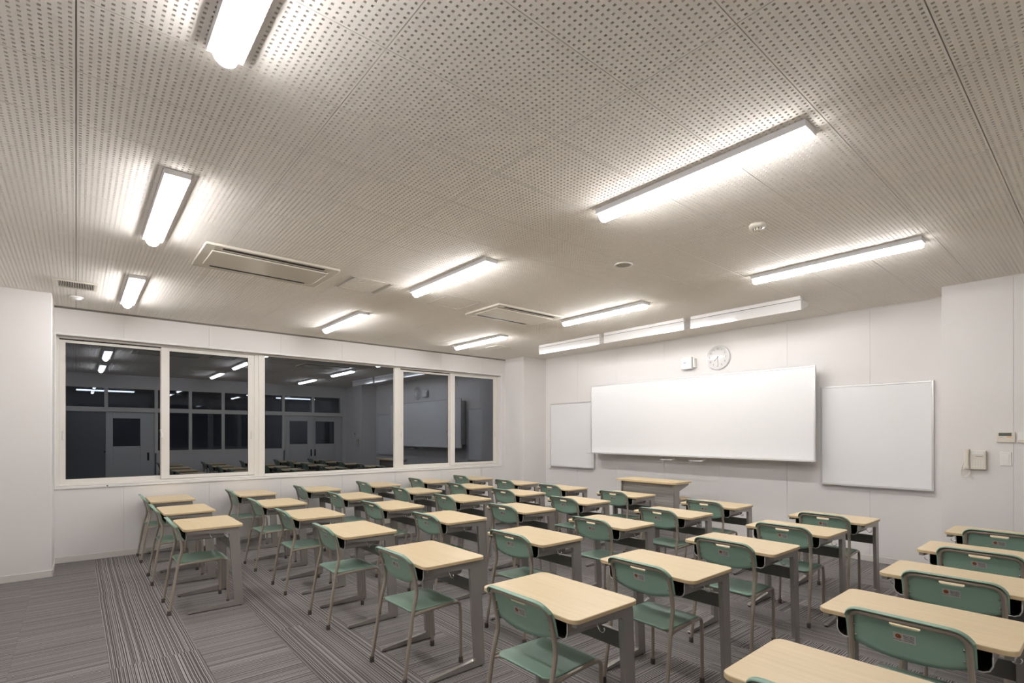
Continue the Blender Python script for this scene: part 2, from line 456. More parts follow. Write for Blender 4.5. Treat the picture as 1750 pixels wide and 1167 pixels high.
# ceiling edge trim
def edge(name, label, b, m_='wall'): struct(MB().box(*b).build(name, m_), label, 'trim')
edge('trim_1', 'painted shadow-gap line at the ceiling along the window wall', (WX, WX + .004, -.19, 6.44, C - .022, C - .001), 'gap_shadow')  # strip painted dark in place of the gap's shadow
edge('trim_2', 'ceiling trim along the whiteboard wall', (-7.25, PX, FY - .012, FY, C - .012, C - .001))
# casing around the window opening
mb = MB(); cw = .028; X0, X1 = WX + .0005, WX + .012
mb.bbox(X0, X1, OY0 - .012, OY1 + .012, OZ0 - .024, OZ0 + .002, .003, 1).bbox(X0, X1, OY0 - .012, OY1 + .012, OZ1 - .002, OZ1 + .022, .003, 1)
mb.bbox(X0, X1, OY0 - .012, OY0 + .006, OZ0, OZ1, .003, 1).bbox(X0, X1, OY1 - .004, OY1 + .014, OZ0, OZ1, .003, 1)
struct(mb.build('trim_3', 'white_trim'), 'white casing around the long window band', 'trim')

# windows -------------------------------------------------------------
GX = -7.93; KK = 7.93 / 7.8
def Yk(y): return y * KK
def Zk(z): return 1.48 + (z - 1.48) * KK
ZB, ZT = OZ0 + .002, OZ1 - .002
FX0, FX1 = -7.965, -7.895          # frame depth
def ring(m_, x0, x1, y0, y1, z0, z1, l, r, b, tp):
    m_.bbox(x0, x1, y0, y0 + l, z0, z1, .003, 1).bbox(x0, x1, y1 - r, y1, z0, z1, .003, 1)
    m_.bbox(x0, x1, y0 + l, y1 - r, z0, z0 + b, .003, 1).bbox(x0, x1, y0 + l, y1 - r, z1 - tp, z1, .003, 1)
    return m_
def sash(parent, xf, y0, y1, g0, g1, z0, z1, gz0, gz1):
    m_ = MB(); ring(m_, xf - .03, xf, y0, y1, z0, z1, g0 - y0, y1 - g1, gz0 - z0, z1 - gz1)
    s_ = m_.build('sash', 'frame', parent)
    q = MB(); ring(q, xf - .012, xf - .0035, g0 - .002, g1 + .002, gz0 - .002, gz1 + .002, .005, .005, .005, .005)
    q.build('rubber_seal', 'seal', s_)
    MB().box(xf - .022, xf - .012, g0 - .001, g1 + .001, gz0 - .001, gz1 + .001).build('pane', 'night', s_)
    return s_
gz0, gz1 = Zk(.955), Zk(2.525)
def slider(name, label, y0, y1, a, b, lockY):
    r = struct(obj(name, None, None, (0, 0, 0)), label, 'window')
    m_ = MB(); ring(m_, FX0, FX1, y0, y1, ZB, ZT, a[0] - y0 + .001, y1 - b[1] + .001, .024, .022)
    m_.box(FX0, FX1 - .03, y0 + .02, y1 - .02, ZB + .02, ZB + .034)
    m_.build('window_frame', 'frame', r)
    s1 = sash(r, -7.932, *a, ZB + .03, ZT - .035, gz0, gz1)
    s2 = sash(r, -7.899, *b, ZB + .03, ZT - .024, gz0, gz1)
    # crescent lock on the meeting stile
    z = 1.46
    m_ = MB().bbox(-7.905, -7.875, lockY - .012, lockY + .012, z - .03, z + .03, .004, 2)
    m_.tube([(-7.882, lockY, z + .02), (-7.872, lockY - .012, z + .045), (-7.866, lockY - .016, z + .075)], .006, 8)
    m_.build('crescent_lock', 'white_plastic', r)
    for yy, xx in ((a[0] + (a[2] - a[0]) * .5, -7.932), (b[1] - (b[1] - b[3]) * .5, -7.899)):
        MB().bbox(xx - .004, xx + .002, yy - .008, yy + .008, z - .055, z + .055, .002, 1).build('sash_pull', 'alu', r)
    return r
slider('window_1', 'two-sash sliding window nearest the left pier', OY0 + .001, Yk(1.945), (Yk(-.147), Yk(.86), Yk(-.092), Yk(.809)), (Yk(.815), Yk(1.89), Yk(.902), Yk(1.812)), Yk(.822))
slider('window_3', 'two-sash sliding window next to the corner column', Yk(4.105), OY1 - .001, (Yk(4.14), Yk(5.16), Yk(4.215), Yk(5.111)), (Yk(5.135), Yk(6.20), Yk(5.237), Yk(6.115)), Yk(5.14))
r = struct(obj('window_2', None), 'large fixed pane in the middle of the window band', 'window')
m_ = MB(); ring(m_, FX0, FX1 + .004, Yk(1.945), Yk(4.105), ZB, ZT, Yk(2.02) - Yk(1.945), Yk(4.105) - Yk(4.03), Zk(.905) - ZB, ZT - Zk(2.583))
m_.build('window_frame', 'frame', r)
m_ = MB(); ring(m_, -7.925, -7.905, Yk(2.02), Yk(4.03), Zk(.905), Zk(2.583), .01, .01, .012, .01); m_.build('glazing_bead', 'frame', r)
MB().box(-7.93, -7.918, Yk(2.02) + .002, Yk(4.03) - .002, Zk(.905) + .002, Zk(2.583) - .002).build('pane', 'night', r)
tag(MB().lathe([(.007, 0), (.007, .01)], (WX + .012, Yk(.28), OZ0 - .008), 'x', 12).build('sill_knob', 'black'), 'tiny black knob on the window sill casing', 'knob')

# corridor wall ------------------------------------------------------
mb = MB(); A0, A1 = RX, RX + .14
mb.box(A0, A1, BY, -.40, 0, C).box(A0, A1, -.40, PY, 2.64, C).box(A0, A1, 6.44, PY + .2, 0, 2.64).box(A0, A1, 1.57, 4.66, 0, 1.0)
wr = struct(mb.build('wall_right', 'wall'), 'corridor-side wall mirrored in the windows', 'wall')
posts = [-.40, .56, 1.57, 2.31, 3.08, 3.88, 4.66, 5.52, 6.42]
w4 = struct(obj('window_4', None), 'row of transom windows over the corridor doors', 'window')
m_ = MB()
m_.box(A0 - .01, A1 + .01, -.40, 6.44, 2.02, 2.13).box(A0 - .01, A1 + .01, -.40, 6.44, 2.60, 2.65)
for p in posts: m_.box(A0 - .01, A1 + .01, p - .035, p + .035, 2.13, 2.60)
m_.build('window_frame', 'frame', w4)
for p, q in zip(posts, posts[1:]): MB().box(A0 + .05, A0 + .056, p + .035, q - .035, 2.13, 2.60).build('pane', 'clear', w4)
w5 = struct(obj('window_5', None), 'corridor-side band of inner windows', 'window')
m_ = MB().box(A0 - .01, A1 + .01, 1.535, 4.695, .98, 1.05)
for p in posts[2:7]: m_.box(A0 - .01, A1 + .01, p - .035, p + .035, 1.05, 2.02)
m_.build('window_frame', 'frame', w5)
for p, q in zip(posts[2:6], posts[3:7]): MB().box(A0 + .05, A0 + .056, p + .035, q - .035, 1.05, 2.02).build('pane', 'clear', w5)
def leaf(parent, y0, y1, gy0, gy1, hy, x=A0 + .02):
    m_ = MB(); ring(m_, x, x + .036, y0, y1, .008, 2.018, gy0 - y0, y1 - gy1, 1.16, 2.018 - 1.86)
    d = m_.build('door_leaf', 'door', parent)
    MB().box(x + .015, x + .021, gy0, gy1, 1.168, 1.86).build('pane', 'clear', d)
    MB().bbox(x - .006, x + .004, hy - .02, hy + .02, .80, 1.0, .003, 1).build('pull_handle', 'black', d)
d1 = struct(obj('door_1', None), 'sliding classroom door standing open by the camera', 'door')
leaf(d1, .55, 1.535, .69, 1.24, 1.40)
d2 = struct(obj('door_2', None), 'double sliding door near the whiteboard wall', 'door')
leaf(d2, 4.70, 5.555, 4.84, 5.36, 5.47); leaf(d2, 5.56, 6.435, 5.62, 6.2, 5.60, A0 + .06)
# corridor
struct(MB().box(A1 + .06, 2.6, -2.5, 8, -.2, -.001).build('floor_corridor', 'hall_floor'), 'grey corridor floor beyond the door', 'floor')
struct(MB().box(A1 + .06, 2.6, -2.5, 8, 2.65, 2.8).build('ceiling_corridor', 'hall_wall'), 'corridor ceiling beyond the transom windows', 'ceiling')
hw = struct(MB().box(2.4, 2.6, -2.5, 8, 0, 2.65).build('wall_corridor', 'hall_wall'), 'far corridor wall seen through the open door', 'wall')
struct(MB().box(A1 + .06, 2.4, -2.6, -2.5, 0, 2.65).box(A1 + .06, 2.4, 8, 8.1, 0, 2.65).build('wall_corridor_end', 'hall_wall'), 'end walls of the corridor', 'wall')
d3 = struct(obj('door_3', None), 'plain door across the corridor', 'door')
m_ = MB().bbox(2.36, 2.398, -.25, .75, 0.004, 2.05, .004, 1); dl = m_.build('door_leaf', 'door', d3)
MB().bbox(2.31, 2.36, .6, .7, .96, 1.0, .004, 1).build('handle', 'black', dl)
for k, y in enumerate((.6, 5.4)):
    r = thing('corridor_light', 'lit light bar on the corridor ceiling by the %s door' % ('open' if k == 0 else 'double'), 'ceiling light', (1.3, y, 2.65), group='corridor lights')
    MB().bbox(-.06, .06, -.62, .62, -.03, -.001, .003, 1).build('lamp_body', 'lamp_base', r)
    MB().bbox(-.04, .04, -.6, .6, -.065, -.0305, .012, 2).build('diffuser', 'hall_lamp', r)

# ================================================================== CEILING FITTINGS
def make_light():
    r = obj('ceiling_light', None)
    # tapered white body against the ceiling, long in x
    prof = [(-.064, -.001), (-.062, -.033), (.062, -.033), (.064, -.001)]
    MB().prism(prof, -.628, .628, 'x').build('lamp_body', 'lamp_base', r)
    cov = [(-.040 * math.cos(math.pi * k / 12), -.0335 - .038 * math.sin(math.pi * k / 12)) for k in range(13)]
    MB().prism(cov, -.617, .617, 'x', smooth=False).build('diffuser', 'lamp', r)
    for s_ in (-1, 1):
        MB().prism([(y * 1.03, z) for y, z in cov], s_ * .6175, s_ * .6225, 'x').build('end_cap', 'lamp_end', r)
    return r
lrow = {.43: 'back', 2.63: 'middle', 4.80: 'front'}; lcol = {-1.56: 'corridor', -3.99: 'centre', -6.45: 'window'}
lp = None
for ly, rn in lrow.items():
    for lx, cn in lcol.items():
        if lp is None: lp = make_light(); q = lp; q.location = (lx, ly, C)
        else: q = dup(lp, (lx, ly, C), 0)
        side = {'corridor': 'light bar on the right', 'centre': 'middle light bar', 'window': 'light bar nearest the windows'}[cn]
        rr = {'back': 'back row nearest the camera', 'middle': 'middle row', 'front': 'row nearest the whiteboards'}[rn]
        tag(q, 'lit ceiling %s, %s' % (side, rr), 'ceiling light', 'lit ceiling light bars')

def make_ac(cy, label):
    cx = -4.77; r = thing('air_conditioner', label, 'air conditioner', (cx, cy, C), group='ceiling air conditioners')
    # surround with two long outlets, as a frame of bars
    m_ = MB(); z0, z1 = -.022, -.001; HX, HY = .332, .518
    m_.bbox(-HX, -.268, -HY, HY, z0, z1, .006, 2).bbox(.292, HX, -HY, HY, z0, z1, .006, 2)
    m_.bbox(-.268, .292, -HY, -.448, z0, z1, .002, 1).bbox(-.268, .292, .448, HY, z0, z1, .002, 1)
    m_.box(-.236, .250, -.448, .448, z0 + .004, z1)
    for y0, y1 in ((-.448, -.395), (.395, .448)):
        m_.box(.250, .292, y0, y1, z0 + .001, z1); m_.box(-.268, -.236, y0, y1, z0 + .001, z1)
    m_.build('surround', 'ac', r)
    MB().bbox(-.205, .200, -.455, .455, -.030, -.0175, .006, 2).build('intake_panel', 'ac', r)
    for a, b in ((-.268, -.236), (.250, .292)):
        MB().box(a + .0005, b - .0005, -.3945, .3945, -.0212, -.002).build('outlet_recess', 'slot', r)
        c = (a + b) / 2
        MB().prism([(c - .006, -.0214), (c - .005, -.0213), (c + .006, -.0225), (c + .005, -.0228)], -.39, .39, 'y').build('louvre', 'black', r)
    MB().box(.203, .213, -.44, .44, -.0188, -.0175).build('panel_gap', 'slot', r)
make_ac(1.265, 'ceiling air conditioner cassette nearer the camera, left of the middle light')
make_ac(4.10, 'ceiling air conditioner cassette in front of the whiteboard lights')

r = thing('smoke_detector', 'round white smoke detector between the two right-hand light bars', 'smoke detector', (-1.62, 3.61, C))
MB().lathe([(.052, -.001), (.054, -.012), (.050, -.026), (.030, -.030)], (0, 0, 0)).build('housing', 'cream_plastic', r)
MB().lathe([(.026, -.030), (.026, -.042), (.018, -.046)], (0, 0, 0), n=16).build('sensor_cage', 'cream_plastic', r)
for k in range(8):
    a = k * math.pi / 4
    MB().bbox(.027 * math.cos(a) - .002, .027 * math.cos(a) + .002, .027 * math.sin(a) - .002, .027 * math.sin(a) + .002, -.044, -.0305, .0005, 1).build('sensor_slot', 'black', r)
r = thing('heat_detector', 'shallow white dome detector in the ceiling corner above the left pier', 'detector', (-7.16, 0.0, C))
MB().lathe([(.062, -.001), (.062, -.008), (.050, -.02)], (0, 0, 0)).build('housing', 'white_plastic', r)
MB().lathe([(.048, -.0202), (.034, -.034), (.0001, -.038)], (0, 0, 0)).build('dome', 'white_plastic', r)
r = thing('ceiling_speaker', 'round flush speaker with white rim in the ceiling', 'speaker', (-2.75, 3.59, C))
MB().lathe([(.078, -.001), (.080, -.006), (.075, -.012), (.063, -.009), (.063, -.0015)], (0, 0, 0), n=32).build('rim', 'ring', r)
MB().lathe([(.0625, -.0015), (.0625, -.004), (.0001, -.0045)], (0, 0, 0), n=32).build('speaker_mesh', 'mesh_grey', r)
def vent(label, x, y, wx, wy, n, name='ceiling_vent'):
    r = thing(name, label, 'vent', (x, y, C), group='ceiling air vents')
    m_ = MB(); fw = .03
    m_.bbox(-wx, -wx + fw, -wy, wy, -.012, -.001, .002, 1).bbox(wx - fw, wx, -wy, wy, -.012, -.001, .002, 1)
    m_.bbox(-wx + fw, wx - fw, -wy, -wy + fw, -.012, -.001, .002, 1).bbox(-wx + fw, wx - fw, wy - fw, wy, -.012, -.001, .002, 1)
    m_.build('vent_frame', 'cream_plastic', r)
    MB().box(-wx + fw, wx - fw, -wy + fw, wy - fw, -.003, -.001).build('vent_back', 'slot', r)
    sm = MB().box(-wx + fw, wx - fw, -.0022, .0022, -.011, -.003).mesh('slat', 'cream_plastic')
    for k in range(n): obj('slat', sm, r, (0, -wy + fw + (2 * wy - 2 * fw) * (k + .5) / n, 0))
vent('slatted cream ceiling vent above the left pier', -6.58, .0, .16, .165, 22)
vent('small square ceiling vent near the far window corner', -6.73, 5.41, .15, .15, 18)
def hatch(label, x, y, slots):
    r = thing('access_hatch', label, 'hatch', (x, y, C), group='ceiling access hatches')
    m_ = MB(); e = .215
    m_.box(-e, e, -e, -e + .008, -.004, -.0005).box(-e, e, e - .008, e, -.004, -.0005).box(-e, -e + .008, -e + .008, e - .008, -.004, -.0005).box(e - .008, e, -e + .008, e - .008, -.004, -.0005)
    m_.build('hatch_frame', 'hatch', r)
    if slots:
        for s_ in (-1, 1):
            MB().bbox(-e + .01, e - .01, s_ * .185 - .012, s_ * .185 + .012, -.003, -.0005, .001, 1).build('slot_strip', 'grey_key', r)
hatch('faint access hatch with two slots beside the nearer air conditioner', -4.78, 2.15, True)
hatch('faint access hatch beside the farther air conditioner', -4.77, 3.20, False)

# hooded lamps above the whiteboards
def board_light(x0, x1, label):
    cx = (x0 + x1) / 2; h = (x1 - x0) / 2
    r = thing('whiteboard_light', label, 'light', (cx, 5.82, C), group='hooded lamps above the whiteboards')
    MB().bbox(-h, h, 0.0, .05, -.041, -.001, .002, 1).build('mounting_channel', 'white_trim', r)
    MB().prism([(.0, -.046), (.0065, -.150), (.0085, -.150), (.004, -.046)], -h, h, 'x').build('front_reflector', 'gloss_white', r)
    MB().prism([(.004, -.0435), (.10, -.0435), (.19, -.075), (.19, -.078), (.10, -.0465), (.004, -.0465)], -h, h, 'x').build('top_reflector', 'gloss_white', r)
    MB().box(-h, h, .0015, .004, -.0455, -.0415).build('joint_line', 'slot', r)
    for s_ in (-1, 1):
        MB().prism([(.0, -.042), (.007, -.151), (.09, -.120), (.191, -.080), (.191, -.042)], s_ * (h + .0005), s_ * (h + .004), 'x').build('end_plate', 'gloss_white', r)
    MB().tube([(-h + .03, .085, -.078), (h - .03, .085, -.078)], .014, 10, smooth=1).build('lamp_tube', 'tube_lamp', r)
    for s_ in (-1, 1): MB().bbox(s_ * (h - .02) - .009, s_ * (h - .02) + .009, .07, .10, -.095, -.047, .002, 1).build('lamp_holder', 'white_plastic', r)
board_light(-6.174, -4.894, 'hooded whiteboard lamp closest to the corner column')
board_light(-4.806, -3.530, 'middle hooded whiteboard lamp')
board_light(-3.433, -2.162, 'hooded whiteboard lamp above the clock, farthest right')

# ================================================================== BOARDS AND WALL THINGS
def whiteboard(name, label, x0, x1, z0, z1, yf, standoff, tray):
    r = thing(name, label, 'whiteboard', ((x0 + x1) / 2, FY, z0)); h = (x1 - x0) / 2; H_ = z1 - z0; yb = yf - FY
    MB().box(-h + .012, h - .012, yb + .006, yb + .020, .012, H_ - .012).build('writing_surface', 'board', r)
    for s_ in (-1, 1): MB().bbox(s_ * (h - .01) - .01, s_ * (h - .01) + .01, yb, yb + .026, 0, H_, .003, 1).build('side_rail', 'alu', r)
    MB().bbox(-h + .02, h - .02, yb, yb + .026, H_ - .02, H_, .003, 1).build('top_rail', 'alu', r)
    MB().bbox(-h + .02, h - .02, yb, yb + .026, 0, .016, .003, 1).build('bottom_rail', 'alu', r)
    MB().prism([(yb + .002, -.001), (yb - tray, -.004), (yb - tray, .008), (yb - tray + .004, .008), (yb - tray + .006, .003), (yb + .002, .006)], -h - .004, h + .004, 'x').build('pen_tray', 'alu', r)
    if standoff:
        for s_ in (-1, 1): MB().box(s_ * (h - .09) - .02, s_ * (h - .09) + .02, yb + .0262, -.0005, .08, H_ + .0 - .06).build('wall_bracket', 'alu', r)
    return r
wb = whiteboard('main_whiteboard', 'large raised whiteboard in the middle of the front wall', -5.934, -2.369, 1.144, 2.312, 6.83, True, .11)
whiteboard('side_whiteboard', 'smaller whiteboard half behind the large board, by the column', -7.10, -5.99, .862, 2.055, 6.99, False, .045)
whiteboard('side_whiteboard', 'smaller whiteboard right of the large board', -2.368, -1.27, .868, 2.053, 6.99, False, .045)
for hx in (-4.36, -3.88):
    xx = hx + 4.1515
    MB().tube([(xx - .10, -.22, -.006), (xx - .10, -.26, -.04), (xx - .09, -.315, -.052), (xx + .09, -.315, -.052), (xx + .10, -.26, -.04), (xx + .10, -.22, -.006)], .0075, 8, smooth=3).build('pull_handle', 'alu', wb)

r = thing('wall_clock', 'round white wall clock showing half past seven', 'clock', (-3.70, FY, 2.57))
MB().lathe([(.176, -.0005), (.178, -.02), (.172, -.034), (.160, -.036), (.157, -.026), (.0001, -.026)], (0, 0, 0), 'y', 48).build('case', 'gloss_white', r)
def hand(name, ang, L_, w_):
    a = math.radians(ang); dx, dz = math.sin(a), math.cos(a)
    q = MB().add([(-w_ * dz - .02 * dx, -.0285, w_ * dx - .02 * dz), (w_ * dz - .02 * dx, -.0285, -w_ * dx - .02 * dz), (w_ * .6 * dz + L_ * dx, -.0285, -w_ * .6 * dx + L_ * dz), (-w_ * .6 * dz + L_ * dx, -.0285, w_ * .6 * dx + L_ * dz),
                  (-w_ * dz - .02 * dx, -.0272, w_ * dx - .02 * dz), (w_ * dz - .02 * dx, -.0272, -w_ * dx - .02 * dz), (w_ * .6 * dz + L_ * dx, -.0272, -w_ * .6 * dx + L_ * dz), (-w_ * .6 * dz + L_ * dx, -.0272, w_ * .6 * dx + L_ * dz)],
                 [(0, 1, 2, 3), (7, 6, 5, 4), (0, 4, 5, 1), (1, 5, 6, 2), (2, 6, 7, 3), (3, 7, 4, 0)])
    q.build(name, 'black', r)
hand('hour_hand', 226, .075, .0045); hand('minute_hand', 175, .115, .003)
for k in range(1, 13):
    cu = bpy.data.curves.new('numeral', 'FONT'); cu.body = str(k); cu.size = .034; cu.align_x = 'CENTER'; cu.align_y = 'CENTER'; cu.extrude = .0004; cu.resolution_u = 2
    tmp = bpy.data.objects.new('tmp', cu); COL.objects.link(tmp)
    me = bpy.data.meshes.new_from_object(tmp.evaluated_get(bpy.context.evaluated_depsgraph_get()))
    bpy.data.objects.remove(tmp); me.materials.clear(); me.materials.append(M['black'])
    a = math.radians(30 * k)
    o = obj('numeral', me, r, (.122 * math.sin(a), -.0272, .122 * math.cos(a))); o.rotation_euler = (math.pi / 2, 0, 0)

r = thing('wireless_router', 'small white wireless box mounted left of the clock', 'router', (-4.15, FY, 2.545))
MB().bbox(-.02, .06, -.03, -.0005, -.08, .07, .004, 1).build('wall_bracket', 'white_plastic', r)
MB().bbox(-.10, .075, -.085, -.031, -.105, .075, .012, 3).build('housing', 'white_plastic', r)
MB().bbox(-.055, -.012, -.0862, -.0852, -.012, -.004, .0003, 1).build('logo_mark', 'lcd', r)
MB().bbox(.088, .112, -.07, -.0005, -.085, .05, .004, 2).build('side_unit', 'white_plastic', r)
MB().tube([(.09, -.05, .05), (.09, -.05, .12)], .005, 8, smooth=1).build('antenna', 'white_plastic', r)
MB().tube([(-.115, -.05, -.05), (-.115, -.05, .09)], .005, 8, smooth=1).build('antenna', 'white_plastic', r)
MB().box(-.118, -.10, -.055, -.045, -.05, -.04).build('antenna_arm', 'white_plastic', r)

# telephone on the pier
r = thing('wall_telephone', 'cream wall telephone with handset and curled cord', 'telephone', (-.87, PY, 1.235))
MB().bbox(-.045, .072, -.045, -.0005, -.095, .085, .008, 2).build('base_unit', 'cream_plastic', r)
km = MB().bbox(-.0055, .0055, -.0475, -.0452, -.0038, .0038, .001, 1).mesh('key', 'white_plastic')
for i in range(4):
    for j_ in range(5): obj('key', km, r, (-.012 + i * .019, 0, -.07 + j_ * .016))
MB().bbox(.0, .05, -.0465, -.0452, .026, .034, .0005, 1).build('name_strip', 'grey_key', r)
MB().bbox(-.03, .055, -.0468, -.0452, .048, .074, .0008, 1).build('top_label', 'white_plastic', r)
hs = MB().bbox(-.083, -.047, -.072, -.040, -.088, .092, .012, 3)
hs.bbox(-.087, -.043, -.070, -.014, .045, .100, .012, 3).bbox(-.087, -.043, -.070, -.014, -.096, -.045, .012, 3)
hs.build('handset', 'cream_plastic', r)
MB().tube([(-.085, -.05, -.02), (-.100, -.045, -.09), (-.104, -.04, -.145), (-.088, -.04, -.168), (-.065, -.04, -.165), (-.046, -.038, -.14), (-.042, -.03, -.097)], .0048, 8, smooth=6).build('cord', 'cream_plastic', r)
r = thing('thermostat', 'cream air conditioner controller with grey display on the pier', 'thermostat', (-.668, PY, 1.448))
MB().bbox(-.064, .064, -.018, -.0005, -.048, .048, .004, 2).build('housing', 'cream_plastic', r)
MB().bbox(-.047, .040, -.0195, -.0182, .010, .040, .0005, 1).build('display', 'lcd', r)
MB().bbox(.008, .040, -.0200, -.0182, -.002, .005, .0005, 1).build('orange_button', 'orange', r)
MB().bbox(-.047, -.018, -.0200, -.0182, -.003, .001, .0005, 1).build('grey_button', 'grey_key', r)
MB().bbox(-.063, .063, -.0205, -.0182, -.047, -.020, .001, 1).build('flap', 'cream_plastic', r)
r = thing('light_switch', 'cream three-rocker light switch below the air conditioner controller', 'switch', (-.668, PY, 1.248))
MB().bbox(-.038, .038, -.009, -.0005, -.064, .064, .003, 2).build('plate', 'white_plastic', r)
for k in range(3): MB().bbox(-.020, .022, -.014, -.0092, -.044 + k * .030, -.016 + k * .030, .001, 1).build('rocker', 'white_plastic', r)
r = thing('wall_controller', 'small white control box at the right edge of the photo', 'controller', (-.545, PY, 1.448))
MB().bbox(-.045, .045, -.016, -.0005, -.052, .045, .004, 2).build('housing', 'white_plastic', r)
MB().bbox(-.044, .044, -.019, -.0162, -.051, -.025, .001, 1).build('flap', 'cream_plastic', r)

# ================================================================== LECTERN
r = thing('lectern', 'grey teacher lectern with maple top before the whiteboard', 'lectern', (-4.12, 6.02, 0))
MB().prism(rrect(.472, .215, .03, 5), .826, .85, 'z', mi=1, cap_mi=0).build('top', ['maple', 'maple_edge'], r)
MB().bbox(-.405, .405, -.125, -.107, .03, .825, .003, 1).build('front_panel', 'lectern', r)
for s_ in (-1, 1):
    MB().prism([(-.135, .002), (-.135, .825), (.19, .825), (.19, .80), (-.03, .73), (-.03, .615), (.17, .615), (.17, .60), (-.03, .56), (-.03, .05), (.18, .02), (.18, .002)], s_ * .406, s_ * .43, 'x').build('side_panel', 'steel', r)
MB().bbox(-.45, .45, -.029, .19, .6155, .638, .003, 1).build('shelf', 'maple', r)

# ================================================================== DESKS
def make_desk():
    r = obj('school_desk', None)
    top = rrect(.325, .2225, .04, 6); topi = rrect(.3225, .22, .0375, 6)
    m_ = MB(); n = len(top)
    # slab with softened upper and lower edge
    rings = [(topi, .680), (top, .6825), (top, .6975), (topi, .700)]
    vs = [(x, y, z) for pts, z in rings for x, y in pts]
    fs = [(i * n + k, i * n + (k + 1) % n, (i + 1) * n + (k + 1) % n, (i + 1) * n + k) for i in range(3) for k in range(n)]
    m_.add(vs, fs, False, 1); m_.add([(x, y, .68) for x, y in topi], [list(range(n))], mi=1); m_.add([(x, y, .70) for x, y in topi], [list(range(n))], mi=0)
    m_.build('desktop', ['maple', 'maple_edge'], r)
    prof = [(-.197, .679), (.186, .679), (.191, .655), (.224, .008), (-.186, .008), (-.192, .014), (-.186, .024), (.146, .052), (.150, .060), (.112, .628), (.104, .636), (-.197, .660)]
    for s_ in (-1, 1):
        lg = MB().prism([p for p in prof], s_ * .285, s_ * .311, 'x').build('leg_frame', 'steel', r)
        for yy in (-.172, .2): MB().lathe([(.012, 0), (.013, .004), (.012, .009)], (s_ * .298, yy, -.0005), n=10).build('glide', 'black', lg)
    # book tray: U section, open towards the pupil
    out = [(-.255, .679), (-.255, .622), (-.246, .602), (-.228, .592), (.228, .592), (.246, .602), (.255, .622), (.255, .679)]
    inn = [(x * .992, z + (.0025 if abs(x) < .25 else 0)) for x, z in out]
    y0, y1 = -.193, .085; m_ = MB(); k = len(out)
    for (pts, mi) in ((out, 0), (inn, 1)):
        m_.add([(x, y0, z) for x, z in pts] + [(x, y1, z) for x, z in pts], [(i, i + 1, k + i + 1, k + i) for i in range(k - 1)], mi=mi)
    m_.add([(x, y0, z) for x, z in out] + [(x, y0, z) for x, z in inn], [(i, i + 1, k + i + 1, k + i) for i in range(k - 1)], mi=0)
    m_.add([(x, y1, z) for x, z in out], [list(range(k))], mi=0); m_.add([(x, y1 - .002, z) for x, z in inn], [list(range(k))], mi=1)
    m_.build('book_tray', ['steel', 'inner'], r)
    MB().tube([(-.254, -.194, .672), (-.254, -.194, .622), (-.245, -.194, .601), (-.228, -.194, .5925), (.228, -.194, .5925), (.245, -.194, .601), (.254, -.194, .622), (.254, -.194, .672)], .0028, 6, smooth=1).build('tray_rim', 'alu', r)
    MB().bbox(-.2845, .2845, .150, .154, .470, .548, .001, 1).build('modesty_panel', 'steel_shaded', r)
    MB().bbox(-.2845, .2845, .1545, .176, .543, .548, .001, 1).build('panel_flange', 'steel', r)
    for s_ in (-1, 1):
        MB().tube([(s_ * .27, -.05, .664), (s_ * .272, -.03, .64), (s_ * .278, -.02, .615), (s_ * .292, -.02, .600), (s_ * .308, -.02, .602), (s_ * .315, -.02, .615), (s_ * .309, -.02, .622)], .0024, 6, smooth=3).build('bag_hook', 'chrome', r)
    return r

